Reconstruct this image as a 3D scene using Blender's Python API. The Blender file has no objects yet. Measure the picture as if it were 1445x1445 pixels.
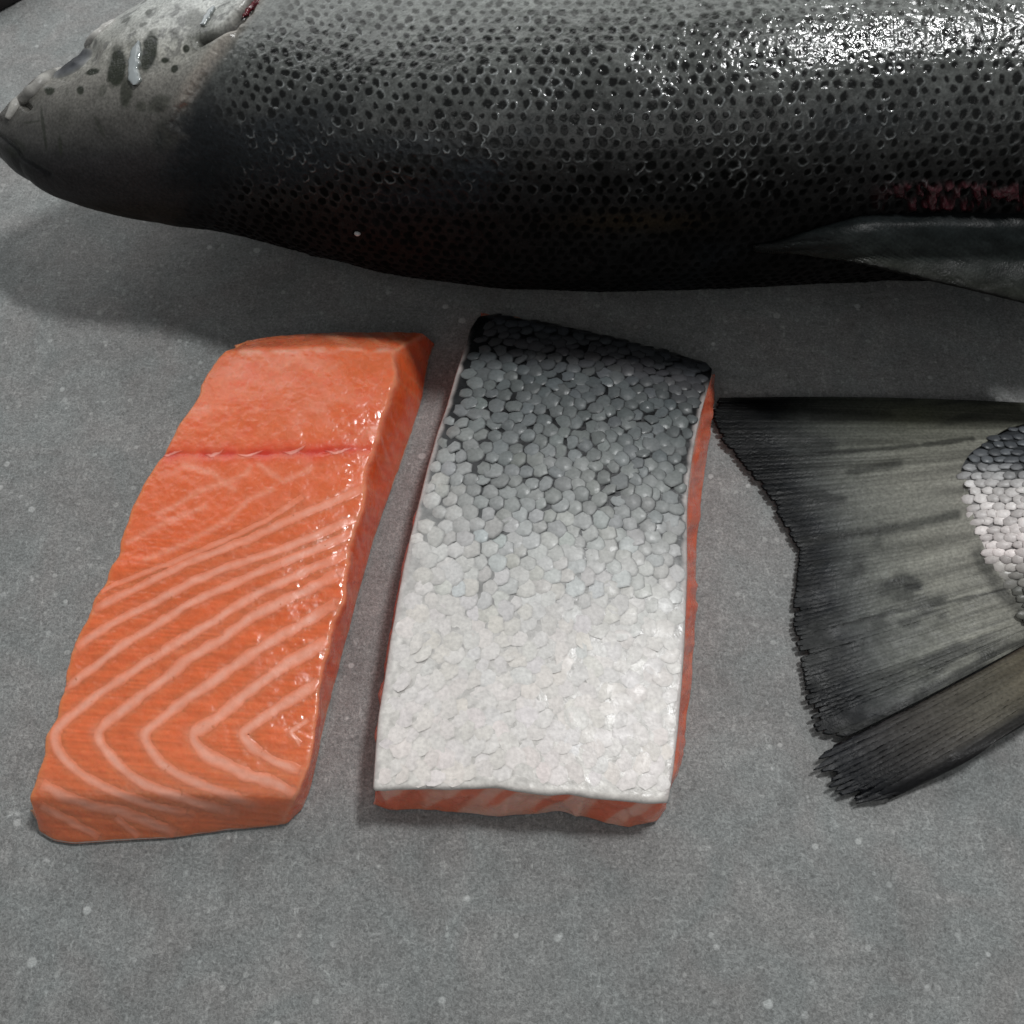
import bpy, math
import numpy as np

# ------------------------------------------------------------------ camera, light, exposure
SC = bpy.context.scene
COL = SC.collection
CAM_H, PITCH, FOV = .245, math.radians(60), math.radians(50)
cd = bpy.data.cameras.new('camera'); cam = bpy.data.objects.new('camera', cd); COL.objects.link(cam)
cam.location = (0, 0, CAM_H); cam.rotation_euler = (math.pi/2-PITCH, 0, 0)
cd.angle = FOV; cd.sensor_width = 36; cd.clip_start = .005; cd.clip_end = 60
cd.dof.use_dof = True; cd.dof.focus_distance = .255; cd.dof.aperture_fstop = 40.0
SC.camera = cam
W = bpy.data.worlds.new('World'); SC.world = W; W.use_nodes = True
bg = W.node_tree.nodes['Background']; bg.inputs[0].default_value = (.95, .98, 1, 1); bg.inputs[1].default_value = .15


def area(name, loc, target, sx, sy, power, col):
    l = bpy.data.lights.new(name, 'AREA'); l.shape = 'RECTANGLE'; l.size = sx; l.size_y = sy
    l.energy = power; l.color = col
    o = bpy.data.objects.new(name, l); COL.objects.link(o); o.location = loc
    from mathutils import Vector
    o.rotation_euler = (Vector(target)-Vector(loc)).to_track_quat('-Z', 'Y').to_euler()
    return o


area('ceiling_light', (.42, .42, 1.25), (.05, .14, 0), .21, .08, 9.2, (.985, .992, .99))
area('window_light', (-.15, 1.35, 1.0), (0, .15, 0), 2.2, 1.1, 11, (.99, 1, .995))
area('front_fill', (-.25, -.95, 1.15), (0, .1, 0), 1.3, .9, 2.0, (1, .985, .97))  # added soft fill from the front to lift the fillets' near faces
SC.view_settings.view_transform = 'Standard'; SC.view_settings.look = 'None'
SC.view_settings.exposure = 0; SC.view_settings.gamma = 1

# ------------------------------------------------------------------ numeric helpers
TAN = math.tan(FOV/2)
FW = np.array([0, math.cos(PITCH), -math.sin(PITCH)]); UP = np.array([0, math.sin(PITCH), math.cos(PITCH)])
CP = np.array([0, 0, CAM_H])


def at(x, y, z):
    """point at height z seen at photo coordinates x, y"""
    x, y, z = np.broadcast_arrays(*[np.asarray(q, float) for q in (x, y, z)])
    a = (x-722.5)/722.5*TAN; b = (722.5-y)/722.5*TAN
    d = FW+b[..., None]*UP; d = d.copy(); d[..., 0] += a
    k = (z-CAM_H)/d[..., 2]
    return CP+d*k[..., None]


def proj(P):
    d = P-CP; w = d@FW
    return d[..., 0]/w/TAN*722.5+722.5, 722.5-(d@UP)/w/TAN*722.5


def hsh(*ks):
    h = np.zeros(np.broadcast(*ks).shape, np.uint32)
    for i, k in enumerate(ks):
        h = (h ^ (np.asarray(k).astype(np.int64) & 0xffffffff).astype(np.uint32)*np.uint32(0x9E3779B1+2*i*7919))
        h = (h ^ (h >> np.uint32(15)))*np.uint32(0x85EBCA6B); h = (h ^ (h >> np.uint32(13)))*np.uint32(0xC2B2AE35)
        h = h ^ (h >> np.uint32(16))
    return h.astype(np.float64)/4294967295.


_r = np.random.RandomState(77); _M = 4095
_PERM = _r.permutation(4096).astype(np.int32); _VAL = _r.rand(4096).astype(np.float32)


def noise(p, seed=0):
    """value noise, p (...,2 or 3) -> 0..1"""
    p = np.asarray(p, float); fl = np.floor(p); f = (p-fl).astype(np.float32); f = f*f*(3-2*f); i = fl.astype(np.int32); n = p.shape[-1]
    o = int(seed)*131

    def lerp(a, b, t): return a+(b-a)*t

    def level(h, d):
        """h hashed so far; value interpolated over the dimensions from d on"""
        if d == n-1:
            return lerp(_VAL[(h+i[..., d]) & _M], _VAL[(h+i[..., d]+1) & _M], f[..., d])
        return lerp(level(_PERM[(h+i[..., d]) & _M], d+1), level(_PERM[(h+i[..., d]+1) & _M], d+1), f[..., d])
    return level(np.int32(_PERM[o & _M]), 0).astype(float)


def fbm(p, seed=0, oct=3):
    s = 0; a = .5; t = 0
    for o in range(oct):
        s = s+a*noise(np.asarray(p)*2**o, seed+o*17); t += a; a *= .5
    return s/t


def ss(a, b, x):
    t = np.clip((x-a)/(b-a), 0, 1); return t*t*(3-2*t)


def mix(a, b, t):
    return a+(b-a)*t[..., None]


def ramp(x, xs, cols):
    cols = np.array(cols, float)
    return np.stack([np.interp(x, xs, cols[:, k]) for k in range(3)], -1)


def blur(A, sig, ax):
    if sig <= 0: return A
    r = int(3*sig)+1; k = np.exp(-.5*(np.arange(-r, r+1)/sig)**2); k /= k.sum()
    pad = [(0, 0)]*A.ndim; pad[ax] = (r, r); B = np.pad(A, pad, mode='edge'); n = A.shape[ax]; out = 0
    for q in range(2*r+1):
        sl = [slice(None)]*A.ndim; sl[ax] = slice(q, q+n); out = out+k[q]*B[tuple(sl)]
    return out


def normals(P):
    n = np.cross(np.gradient(P, axis=1), np.gradient(P, axis=0))
    return n/np.maximum(np.linalg.norm(n, axis=-1, keepdims=True), 1e-12)


def segdist(px, py, pts):
    """distance to a polyline and running fraction along it"""
    best = np.full(np.shape(px), 1e9); tt = np.zeros(np.shape(px)); pts = np.array(pts, float)
    for k in range(len(pts)-1):
        a = pts[k]; d = pts[k+1]-a; t = np.clip(((px-a[0])*d[0]+(py-a[1])*d[1])/(d@d), 0, 1)
        q = np.hypot(px-a[0]-t*d[0], py-a[1]-t*d[1]); m = q < best
        best = np.where(m, q, best); tt = np.where(m, (k+t)/(len(pts)-1), tt)
    return best, tt


def ell(px, py, cx, cy, rx, ry, ang=0):
    a = math.radians(ang); dx = px-cx; dy = py-cy
    return np.hypot((dx*math.cos(a)+dy*math.sin(a))/rx, (-dx*math.sin(a)+dy*math.cos(a))/ry)


# ------------------------------------------------------------------ object helpers
def thing(name, label, cat, loc=(0, 0, 0), group=None):
    o = bpy.data.objects.new(name, None); COL.objects.link(o); o.location = loc; o.empty_display_size = .02
    o['label'] = label; o['category'] = cat
    if group: o['group'] = group
    return o


def make(name, V, F, mat, parent=None, col=None, rough=None, smooth=True, spec=None):
    """V (n,3), F (m,k) array or list of arrays; world coordinates, re-based on the parent"""
    V = np.asarray(V, float).reshape(-1, 3)
    if parent is not None:
        q = parent; off = np.zeros(3)
        while q is not None: off = off+np.array(q.location); q = q.parent
        V = V-off
    if not isinstance(F, list): F = [F]
    me = bpy.data.meshes.new(name)
    me.vertices.add(len(V)); me.vertices.foreach_set('co', V.astype(np.float32).ravel())
    loops = np.concatenate([f.ravel() for f in F]).astype(np.int32)
    tot = np.concatenate([np.full(len(f), f.shape[1]) for f in F]).astype(np.int32)
    st = np.concatenate([[0], np.cumsum(tot)[:-1]]).astype(np.int32)
    me.loops.add(len(loops)); me.loops.foreach_set('vertex_index', loops)
    me.polygons.add(len(tot)); me.polygons.foreach_set('loop_start', st); me.polygons.foreach_set('loop_total', tot)
    if smooth: me.polygons.foreach_set('use_smooth', np.ones(len(tot), bool))
    if col is not None:
        a = me.attributes.new('Col', 'FLOAT_COLOR', 'POINT')
        c = np.ones((len(V), 4), np.float32); c[:, :3] = np.clip(np.asarray(col).reshape(-1, 3), .002, 1)
        a.data.foreach_set('color', c.ravel())
    if rough is not None:
        a = me.attributes.new('Rough', 'FLOAT', 'POINT'); a.data.foreach_set('value', np.asarray(rough, np.float32).ravel())
    if spec is not None:
        a = me.attributes.new('Spec', 'FLOAT', 'POINT'); a.data.foreach_set('value', np.asarray(spec, np.float32).ravel())
    me.update(calc_edges=True); me.validate()
    me.materials.append(mat)
    o = bpy.data.objects.new(name, me); COL.objects.link(o)
    if parent is not None: o.parent = parent
    return o


def gridfaces(nv, nu, wrap=False, flip=False):
    i = np.arange(nv-1)[:, None]; j = np.arange(nu if wrap else nu-1)[None, :]; k = (j+1) % nu
    q = np.stack([i*nu+j, i*nu+k, (i+1)*nu+k, (i+1)*nu+j], -1).reshape(-1, 4)
    return q[:, ::-1].copy() if flip else q


def sample(P, v, u):
    """bilinear sample of a grid at fractional rows v, columns u"""
    v = np.clip(v, 0, P.shape[0]-1.001); u = np.clip(u, 0, P.shape[1]-1.001)
    i = v.astype(int); j = u.astype(int); a = (v-i)[..., None]; b = (u-j)[..., None]
    return P[i, j]*(1-a)*(1-b)+P[i+1, j]*a*(1-b)+P[i, j+1]*(1-a)*b+P[i+1, j+1]*a*b


class Lookup:
    """find the visible surface point of a grid under a photo coordinate"""
    def __init__(s, P, N, step=3, full=False):
        s.full = None
        if full:
            s.full = (P, N); s.fx, s.fy = proj(P); s.ok = (N*(CP-P)).sum(-1)[::step, ::step] > 0; s.step = step
            s.ii, s.jj = np.nonzero(s.ok); s.ii = s.ii*step; s.jj = s.jj*step; s.qx = s.fx[s.ii, s.jj]; s.qy = s.fy[s.ii, s.jj]
        s.P = P[::step, ::step].reshape(-1, 3); s.N = N[::step, ::step].reshape(-1, 3)
        view = CP-s.P; m = (s.N*view).sum(1) > 0; s.P = s.P[m]; s.N = s.N[m]
        s.x, s.y = proj(s.P)

    def exact(s, x, y):
        k = np.array([((s.qx-a)**2+(s.qy-b)**2).argmin() for a, b in zip(x, y)])
        i = s.ii[k].astype(float); j = s.jj[k].astype(float); nv, nu = s.fx.shape
        g = lambda A, i, j: sample(A[..., None], i, j)[..., 0]
        for _ in range(4):
            i = np.clip(i, 2, nv-3); j = np.clip(j, 2, nu-3)
            ex = x-g(s.fx, i, j); ey = y-g(s.fy, i, j)
            a = (g(s.fx, i+1, j)-g(s.fx, i-1, j))/2; b = (g(s.fx, i, j+1)-g(s.fx, i, j-1))/2
            c = (g(s.fy, i+1, j)-g(s.fy, i-1, j))/2; d = (g(s.fy, i, j+1)-g(s.fy, i, j-1))/2
            det = a*d-b*c; det = np.where(np.abs(det) < 1e-3, 1e-3, det)
            i = i+np.clip((ex*d-b*ey)/det, -3, 3); j = j+np.clip((a*ey-c*ex)/det, -3, 3)
        P = sample(s.full[0], i, j); N = sample(s.full[1], i, j); return P, N/np.linalg.norm(N, axis=1, keepdims=True)

    def __call__(s, x, y):
        x = np.atleast_1d(np.asarray(x, float)); y = np.atleast_1d(np.asarray(y, float)); O = []; M = []
        if s.full is not None: return s.exact(x, y)
        for a, b in zip(x, y):
            d = (s.x-a)**2+(s.y-b)**2; k = np.argpartition(d, 6)[:6]; w = 1/(d[k]+.3); w /= w.sum()
            O.append((s.P[k]*w[:, None]).sum(0)); n = (s.N[k]*w[:, None]).sum(0); M.append(n/np.linalg.norm(n))
        return np.array(O), np.array(M)


def smooth_line(pts, n):
    pts = np.array(pts, float); d = np.r_[0, np.cumsum(np.hypot(*np.diff(pts[:, :2], axis=0).T))]; t = np.linspace(0, d[-1], n)
    q = np.stack([np.interp(t, d, pts[:, k]) for k in range(pts.shape[1])], 1)
    return blur(q, max(n*.02, .6), 0)


# ------------------------------------------------------------------ materials
def mat_attr(name, rough=.35, sss=0, sssr=.003, spec=.5, coat=0, metal=0, bump=0, bscale=1500, use_rough=False, var=.15, vscale=900, srad=(1, .35, .2), rlo=None):
    m = bpy.data.materials.new(name); m.use_nodes = True; nt = m.node_tree; nd = nt.nodes; L = nt.links
    b = nd['Principled BSDF']
    at_ = nd.new('ShaderNodeAttribute'); at_.attribute_name = 'Col'
    tc = nd.new('ShaderNodeTexCoord'); nz = nd.new('ShaderNodeTexNoise'); nz.inputs['Scale'].default_value = vscale; nz.inputs['Detail'].default_value = 4
    L.new(tc.outputs['Object'], nz.inputs['Vector'])
    mr = nd.new('ShaderNodeMapRange'); mr.inputs['From Min'].default_value = .3; mr.inputs['From Max'].default_value = .7
    mr.inputs['To Min'].default_value = 1-var; mr.inputs['To Max'].default_value = 1+var
    L.new(nz.outputs['Fac'], mr.inputs['Value'])
    hs = nd.new('ShaderNodeVectorMath'); hs.operation = 'SCALE'
    L.new(at_.outputs['Color'], hs.inputs[0]); L.new(mr.outputs['Result'], hs.inputs['Scale'])
    L.new(hs.outputs[0], b.inputs['Base Color'])
    if use_rough:
        ar = nd.new('ShaderNodeAttribute'); ar.attribute_name = 'Rough'; L.new(ar.outputs['Fac'], b.inputs['Roughness']); asp = nd.new('ShaderNodeAttribute'); asp.attribute_name = 'Spec'; L.new(asp.outputs['Fac'], b.inputs['Specular IOR Level'])
    elif rlo is not None:
        n3 = nd.new('ShaderNodeTexNoise'); n3.inputs['Scale'].default_value = 260; L.new(tc.outputs['Object'], n3.inputs['Vector'])
        m3 = nd.new('ShaderNodeMapRange'); m3.inputs['From Min'].default_value = .35; m3.inputs['From Max'].default_value = .65
        m3.inputs['To Min'].default_value = rlo; m3.inputs['To Max'].default_value = rough
        L.new(n3.outputs['Fac'], m3.inputs['Value']); L.new(m3.outputs['Result'], b.inputs['Roughness'])
    else:
        b.inputs['Roughness'].default_value = rough
    b.inputs['Specular IOR Level'].default_value = spec; b.inputs['Metallic'].default_value = metal
    b.inputs['Coat Weight'].default_value = coat; b.inputs['Coat Roughness'].default_value = .12
    if sss:
        b.inputs['Subsurface Weight'].default_value = sss; b.inputs['Subsurface Radius'].default_value = srad
        b.inputs['Subsurface Scale'].default_value = sssr
    if bump:
        n2 = nd.new('ShaderNodeTexNoise'); n2.inputs['Scale'].default_value = bscale; n2.inputs['Detail'].default_value = 2
        L.new(tc.outputs['Object'], n2.inputs['Vector'])
        bp = nd.new('ShaderNodeBump'); bp.inputs['Strength'].default_value = bump; bp.inputs['Distance'].default_value = .0006
        L.new(n2.outputs['Fac'], bp.inputs['Height']); L.new(bp.outputs[0], b.inputs['Normal'])
    return m


M_FLESH = mat_attr('salmon_flesh', .36, sss=.6, sssr=.005, spec=.45, bump=.14, bscale=650, var=.05, vscale=700, rlo=.12)
M_FAT = mat_attr('salmon_fat', .36, spec=.45, bump=.14, bscale=650, var=.04, rlo=.22)
M_SKIN = mat_attr('fish_skin', .45, spec=.45, bump=.12, bscale=1600, var=.12, vscale=1200, rlo=.25)
M_SCALE = mat_attr('fish_scale', .52, spec=.32, bump=.14, bscale=900, var=.12, vscale=1300, rlo=.30)
M_BODY = mat_attr('trout_skin', use_rough=True, spec=.42, coat=.0, bump=.16, bscale=1300, var=.3, vscale=1400)
M_FIN = mat_attr('wet_fin', .50, spec=.13, bump=.16, bscale=1700, var=.25, vscale=1300, rlo=.34)
M_EYE = mat_attr('dull_eye', .45, spec=.4, var=.2, vscale=500)
M_GLINT = mat_attr('glint_film', .12, spec=.6, coat=.6, var=.05)  # glossy coat for the painted reflections on the head
M_GILL = mat_attr('raw_gill', .2, spec=.5, var=.3, bump=.4)


def table_material():
    m = bpy.data.materials.new('grey_speckled_stone'); m.use_nodes = True; nt = m.node_tree; nd = nt.nodes; L = nt.links
    b = nd['Principled BSDF']; tc = nd.new('ShaderNodeTexCoord')

    def nz(scale, detail, rough, sc=(1, 1, 1), rot=0):
        mp = nd.new('ShaderNodeMapping'); mp.inputs['Scale'].default_value = sc; mp.inputs['Rotation'].default_value = (0, 0, rot)
        L.new(tc.outputs['Object'], mp.inputs['Vector'])
        n = nd.new('ShaderNodeTexNoise'); n.inputs['Scale'].default_value = scale; n.inputs['Detail'].default_value = detail
        n.inputs['Roughness'].default_value = rough; n.inputs['Distortion'].default_value = .9; L.new(mp.outputs[0], n.inputs['Vector']); return n.outputs['Fac']

    def rng(v, a, b_, c, d):
        r = nd.new('ShaderNodeMapRange'); r.inputs['From Min'].default_value = a; r.inputs['From Max'].default_value = b_
        r.inputs['To Min'].default_value = c; r.inputs['To Max'].default_value = d; L.new(v, r.inputs['Value']); return r.outputs['Result']

    def mul(a, c):
        q = nd.new('ShaderNodeMath'); q.operation = 'MULTIPLY'; L.new(a, q.inputs[0]); L.new(c, q.inputs[1]); return q.outputs[0]

    def add(a, c):
        q = nd.new('ShaderNodeMath'); q.operation = 'ADD'; L.new(a, q.inputs[0]); L.new(c, q.inputs[1]); return q.outputs[0]
    big = mul(rng(nz(38, 4, .6), .3, .7, .88, 1.12), rng(nz(170, 3, .6), .3, .7, .91, 1.09))
    fine = mul(rng(nz(620, 4, .75), .3, .7, .82, 1.19), rng(nz(1700, 2, .6), .3, .7, .66, 1.36))
    fib = rng(nz(700, 3, .6, (1, .35, 1), .6), .56, .74, 0, .38)
    fib2 = rng(nz(700, 3, .6, (.35, 1, 1), -.3), .57, .75, 0, .34)
    dark = rng(nz(420, 3, .6), .28, .42, .80, 1)
    v = mul(mul(mul(big, fine), dark), add(rng(fib, 0, 1, 1, 2), fib2))
    vo = nd.new('ShaderNodeTexVoronoi'); vo.inputs['Scale'].default_value = 210; L.new(tc.outputs['Object'], vo.inputs['Vector'])
    sep = nd.new('ShaderNodeSeparateColor'); L.new(vo.outputs['Color'], sep.inputs[0])
    thr = rng(sep.outputs[0], .80, 1, 0, .26)
    lt = nd.new('ShaderNodeMath'); lt.operation = 'SUBTRACT'; L.new(thr, lt.inputs[0]); L.new(vo.outputs['Distance'], lt.inputs[1])
    spk = rng(lt.outputs[0], 0, .07, 0, .85)
    vo2 = nd.new('ShaderNodeTexVoronoi'); vo2.inputs['Scale'].default_value = 390; L.new(tc.outputs['Object'], vo2.inputs['Vector'])
    sp2 = nd.new('ShaderNodeSeparateColor'); L.new(vo2.outputs['Color'], sp2.inputs[0])
    thr2 = rng(sp2.outputs[1], .70, 1, 0, .34)
    lt2 = nd.new('ShaderNodeMath'); lt2.operation = 'SUBTRACT'; L.new(thr2, lt2.inputs[0]); L.new(vo2.outputs['Distance'], lt2.inputs[1])
    v = add(add(v, spk), rng(lt2.outputs[0], 0, .12, 0, .5))
    hue = nz(55, 3, .5); rp = nd.new('ShaderNodeMix'); rp.data_type = 'RGBA'
    rp.inputs[6].default_value = (.246, .258, .254, 1); rp.inputs[7].default_value = (.258, .256, .250, 1); L.new(rng(hue, .35, .65, 0, 1), rp.inputs[0])
    sc = nd.new('ShaderNodeVectorMath'); sc.operation = 'SCALE'; L.new(rp.outputs[2], sc.inputs[0]); L.new(v, sc.inputs['Scale'])
    L.new(sc.outputs[0], b.inputs['Base Color']); b.inputs['Roughness'].default_value = .62; b.inputs['Specular IOR Level'].default_value = .35
    bp = nd.new('ShaderNodeBump'); bp.inputs['Strength'].default_value = .25; bp.inputs['Distance'].default_value = .0004
    L.new(v, bp.inputs['Height']); L.new(bp.outputs[0], b.inputs['Normal'])
    return m


# ------------------------------------------------------------------ table
tb = make('table', [(-1.2, -.6, 0), (1.2, -.6, 0), (1.2, 1.2, 0), (-1.2, 1.2, 0), (-1.2, -.6, -.03), (1.2, -.6, -.03), (1.2, 1.2, -.03), (-1.2, 1.2, -.03)],
          np.array([[0, 1, 2, 3], [7, 6, 5, 4], [0, 4, 5, 1], [1, 5, 6, 2], [2, 6, 7, 3], [3, 7, 4, 0]]), table_material(), smooth=False)
tb['kind'] = 'structure'

# ------------------------------------------------------------------ small shape builders
RING = 12


def scale_mesh(c, t, b, n, ln, wd, dome, tilt, rnd):
    """one overlapping scale: c centre, t towards the free edge, b across, n up. 25 verts, 36 faces"""
    a = np.arange(RING)/RING*2*math.pi
    hexr = .87/np.cos((a+math.pi/6) % (math.pi/3)-math.pi/6)
    rr = (.5+.5*hexr)*(1+.22*(rnd[:RING]-.5))
    ex = np.cos(a); ey = np.sin(a); fx = ey
    pts = [c+n*dome]
    for k, (f, h) in enumerate(((.80, .92), (1., -.18))):
        for i in range(RING):
            x = ex[i]*ln*f*rr[i]; y = fx[i]*wd*f*rr[i]
            pts.append(c+t*x+b*y+n*(dome*h+tilt*ex[i]*f))
    return np.array(pts)


SF3 = np.array([[0, 1+i, 1+(i+1) % RING] for i in range(RING)])
SF4 = np.array([[1+i, 1+RING+i, 1+RING+(i+1) % RING, 1+(i+1) % RING] for i in range(RING)])
NSV = 1+2*RING


def put_scales(scales, parent, mat, nmax=300):
    """scales: list of (verts, colours, size seen, in view); the largest ones become parts, the rest one stuff part"""
    order = sorted(range(len(scales)), key=lambda k: -scales[k][2])
    for k in order[:nmax]:
        make('scale', scales[k][0], [SF3, SF4], mat, parent, scales[k][1])
    rest = order[nmax:]
    if rest:
        V = np.concatenate([scales[k][0] for k in rest]); C = np.concatenate([scales[k][1] for k in rest])
        off = np.arange(len(rest))[:, None, None]*NSV
        o = make('scale', V, [(SF3+off).reshape(-1, 3), (SF4+off).reshape(-1, 4)], mat, parent, C); o['kind'] = 'stuff'


def ribbon(name, look, pts, w, colfun, mat, parent, lift=.00025, nseg=40, nw=9, sink=.00012, seed=1, taper=True):
    """a raised band that follows a surface: pts photo polyline, w width in photo px (number or list along it)"""
    L_ = smooth_line(pts, nseg); t = np.linspace(0, 1, nseg)
    w = np.interp(t, np.linspace(0, 1, len(np.atleast_1d(w))), np.atleast_1d(w)) if np.ndim(w) else np.full(nseg, float(w))
    w = w*(.75+.5*noise(np.stack([t*nseg*.35, t*0+seed*3.1], -1), seed))
    if taper: w = w*np.minimum(1, .25+6*np.minimum(t, 1-t))
    d = np.gradient(L_, axis=0); d /= np.linalg.norm(d, axis=1, keepdims=True); nrm = np.stack([-d[:, 1], d[:, 0]], 1)
    q = np.linspace(-1, 1, nw)
    jit = 1.9*(noise(np.stack([t*nseg*.30, t*0], -1), seed+9)-.5)+1.2*(noise(np.stack([t*nseg*.7, t*0], -1), seed+19)-.5)
    X = L_[:, None, 0]+nrm[:, None, 0]*(q*w[:, None]*.5+jit[:, None]); Y = L_[:, None, 1]+nrm[:, None, 1]*(q*w[:, None]*.5+jit[:, None])
    P, N = look(X.ravel(), Y.ravel())
    P = P.reshape(nseg, nw, 3); N = N.reshape(nseg, nw, 3)
    prof = (1-q**4)
    P = P+N*(prof*lift-(np.abs(q) > .99)*sink)[None, :, None]
    Q = np.broadcast_to(q, (nseg, nw))
    return make(name, P, gridfaces(nseg, nw, flip=True), mat, parent, colfun(X, Y, Q, np.broadcast_to(t[:, None], (nseg, nw))))


# ------------------------------------------------------------------ salmon slabs
def slab(rows, back, front, nv, nside, ntop, nend, bl_in=.002, sig=(3, 3), crown=.0):
    """rows: y, xl, xr, xl_bottom, y_lb, xr_bottom, y_rb, height; back/front: photo polylines on the table"""
    R = np.array(rows, float); K = len(R)
    TL = at(R[:, 1], R[:, 0], R[:, 7]); TR = at(R[:, 2], R[:, 8] if R.shape[1] > 8 else R[:, 0], R[:, 7]*(R[:, 9] if R.shape[1] > 9 else 1))
    BR = at(R[:, 5], R[:, 6], R[:, 7]*0+.0004)
    if np.all(R[:, 3] < 0):
        BL = TL.copy(); BL[:, 2] = .0004; BL[:, 0] += bl_in
    else:
        BL = at(R[:, 3], R[:, 4], R[:, 7]*0+.0004)
    d = np.r_[0, np.cumsum(np.linalg.norm(np.diff((TL+TR)/2, axis=0), axis=1))]; t = np.linspace(0, d[-1], nv)
    I = lambda A: np.stack([np.interp(t, d, A[:, k]) for k in range(3)], 1)
    TL, TR, BL, BR = [blur(I(A), 5, 0) for A in (TL, TR, BL, BR)]
    a = np.linspace(0, 1, nside, endpoint=False)[None, :, None]; c = np.linspace(0, 1, ntop, endpoint=False)[None, :, None]
    e = np.linspace(0, 1, nside)[None, :, None]
    top = TL[:, None]*(1-c)+TR[:, None]*c
    top[..., 2] += crown*np.sin(np.pi*c[..., 0])
    G = np.concatenate([BL[:, None]*(1-a)+TL[:, None]*a, top, TR[:, None]*(1-e)+BR[:, None]*e], 1)
    nu = G.shape[1]
    uu = np.clip((np.arange(nu)-nside*.5)/(nu-nside), 0, 1)
    for pl, first in ((back, True), (front, False)):
        pl = np.array(pl, float); dd = np.r_[0, np.cumsum(np.hypot(*np.diff(pl[:, :2], axis=0).T))]; dd /= dd[-1]
        E = at(np.interp(uu, dd, pl[:, 0]), np.interp(uu, dd, pl[:, 1]), np.interp(uu, dd, pl[:, 2]) if pl.shape[1] > 2 else 0.0004)
        w = np.linspace(0, 1, nend, endpoint=False)[:, None, None]
        if first: G = np.concatenate([E[None]*(1-w)+G[0][None]*w, G], 0)
        else:
            w = np.linspace(0, 1, nend+1)[1:, None, None]; G = np.concatenate([G, G[-1][None]*(1-w)+E[None]*w], 0)
    G = blur(blur(G, sig[0], 0), sig[1], 1)
    return G


# ---------- left portion, flesh side up
F1 = thing('salmon_fillet', 'raw orange salmon portion lying flesh side up with pale fat stripes', 'fish fillet', tuple(at(250, 830, 0)), 'raw salmon portions on the grey table')
rows1 = [(494, 316, 559, -1, 0, 606, 508, .0225), (545, 287, 556, -1, 0, 598, 556, .0228), (576, 266, 549, -1, 0, 588, 590, .0226), (625, 238, 532, -1, 0, 572, 640, .0215),
         (660, 218, 519, -1, 0, 557, 680, .0208), (705, 193, 514, -1, 0, 541, 722, .0202), (749, 174, 501, -1, 0, 527, 765, .0196), (815, 146, 492, -1, 0, 507, 834, .0186),
         (889, 119, 470, -1, 0, 487, 908, .0174), (936, 99, 461, -1, 0, 476, 952, .0166), (974, 85, 453, -1, 0, 466, 990, .0160), (1032, 66, 446, -1, 0, 452, 1050, .0150),
         (1085, 57, 434, -1, 0, 441, 1103, .0138), (1112, 49, 426, -1, 0, 433, 1128, .0128), (1131, 42, 415, -1, 0, 425, 1145, .0115)]
back1 = [(328, 485, .014), (390, 473, .012), (480, 469, .012), (560, 467, .012), (596, 469, .010), (613, 485, .0004)]
front1 = [(44, 1143), (54, 1160), (55, 1175), (75, 1188), (105, 1193), (160, 1189), (240, 1184), (320, 1173), (370, 1168), (406, 1163), (418, 1150)]
G1 = slab(rows1, back1, front1, 460, 50, 330, 40, sig=(3.2, 3.2), crown=.0022)
uq = np.arange(G1.shape[1])[None, :]; wl = np.clip(1-np.abs(uq-50)/60., 0, 1); wrr = np.clip(1-np.abs(uq-380)/40., 0, 1); yy_ = G1[..., 1]
G1[..., 0] += wl*(.0022*(noise(np.stack([yy_*95, yy_*0], -1), 62)-.5)+.0012*(noise(np.stack([yy_*260, yy_*0], -1), 63)-.5))+wrr*.0020*(fbm(np.stack([yy_*120, yy_*0], -1), 64)-.5)
N1 = normals(G1); PX, PY = proj(G1)
FATL = [[(140, 836), (185, 815), (250, 791), (310, 766), (375, 735), (430, 700)],
        [(130, 861), (155, 848), (201, 826), (240, 806), (290, 784), (354, 760), (400, 737), (460, 712), (512, 690)],
        [(105, 916), (155, 881), (186, 866), (232, 842), (271, 821), (322, 800), (381, 782), (443, 757), (504, 730)],
        [(87, 974), (136, 940), (174, 909), (217, 885), (263, 854), (310, 832), (368, 806), (430, 782), (497, 752)],
        [(268, 1149), (217, 1137), (167, 1121), (128, 1102), (97, 1079), (77, 1052), (73, 1034), (101, 1009), (147, 974), (182, 951), (217, 928), (263, 900), (302, 877), (349, 845), (418, 812), (492, 780)],
        [(330, 1146), (290, 1137), (232, 1118), (186, 1098), (163, 1075), (138, 1048), (133, 1032), (155, 1017), (194, 986), (232, 959), (267, 928), (310, 905), (349, 874), (387, 854), (438, 831), (480, 808)],
        [(358, 1136), (310, 1118), (271, 1102), (232, 1083), (211, 1056), (199, 1036), (217, 1025), (252, 994), (294, 967), (329, 940), (376, 909), (426, 881), (476, 850)],
        [(417, 1124), (391, 1106), (349, 1094), (310, 1075), (283, 1060), (268, 1036), (294, 1023), (329, 994), (368, 963), (407, 936), (465, 903)],
        [(424, 1088), (387, 1075), (356, 1056), (340, 1035), (368, 1015), (407, 990), (452, 962)],
        [(424, 1050), (408, 1033), (436, 1015)],
        [(58, 1106), (93, 1125), (128, 1137), (167, 1143), (215, 1162), (248, 1177)],
        [(56, 1137), (89, 1153), (115, 1168), (140, 1182)], [(163, 1152), (178, 1166), (196, 1181)]]
FATW = [6, 9, 10, 10, 11, 12, 12, 14, 12, 6, 13, 10, 8]
FATS = [.45, .7, .8, .85, .9, .95, .95, 1, .9, .6, .85, .6, .5]
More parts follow.
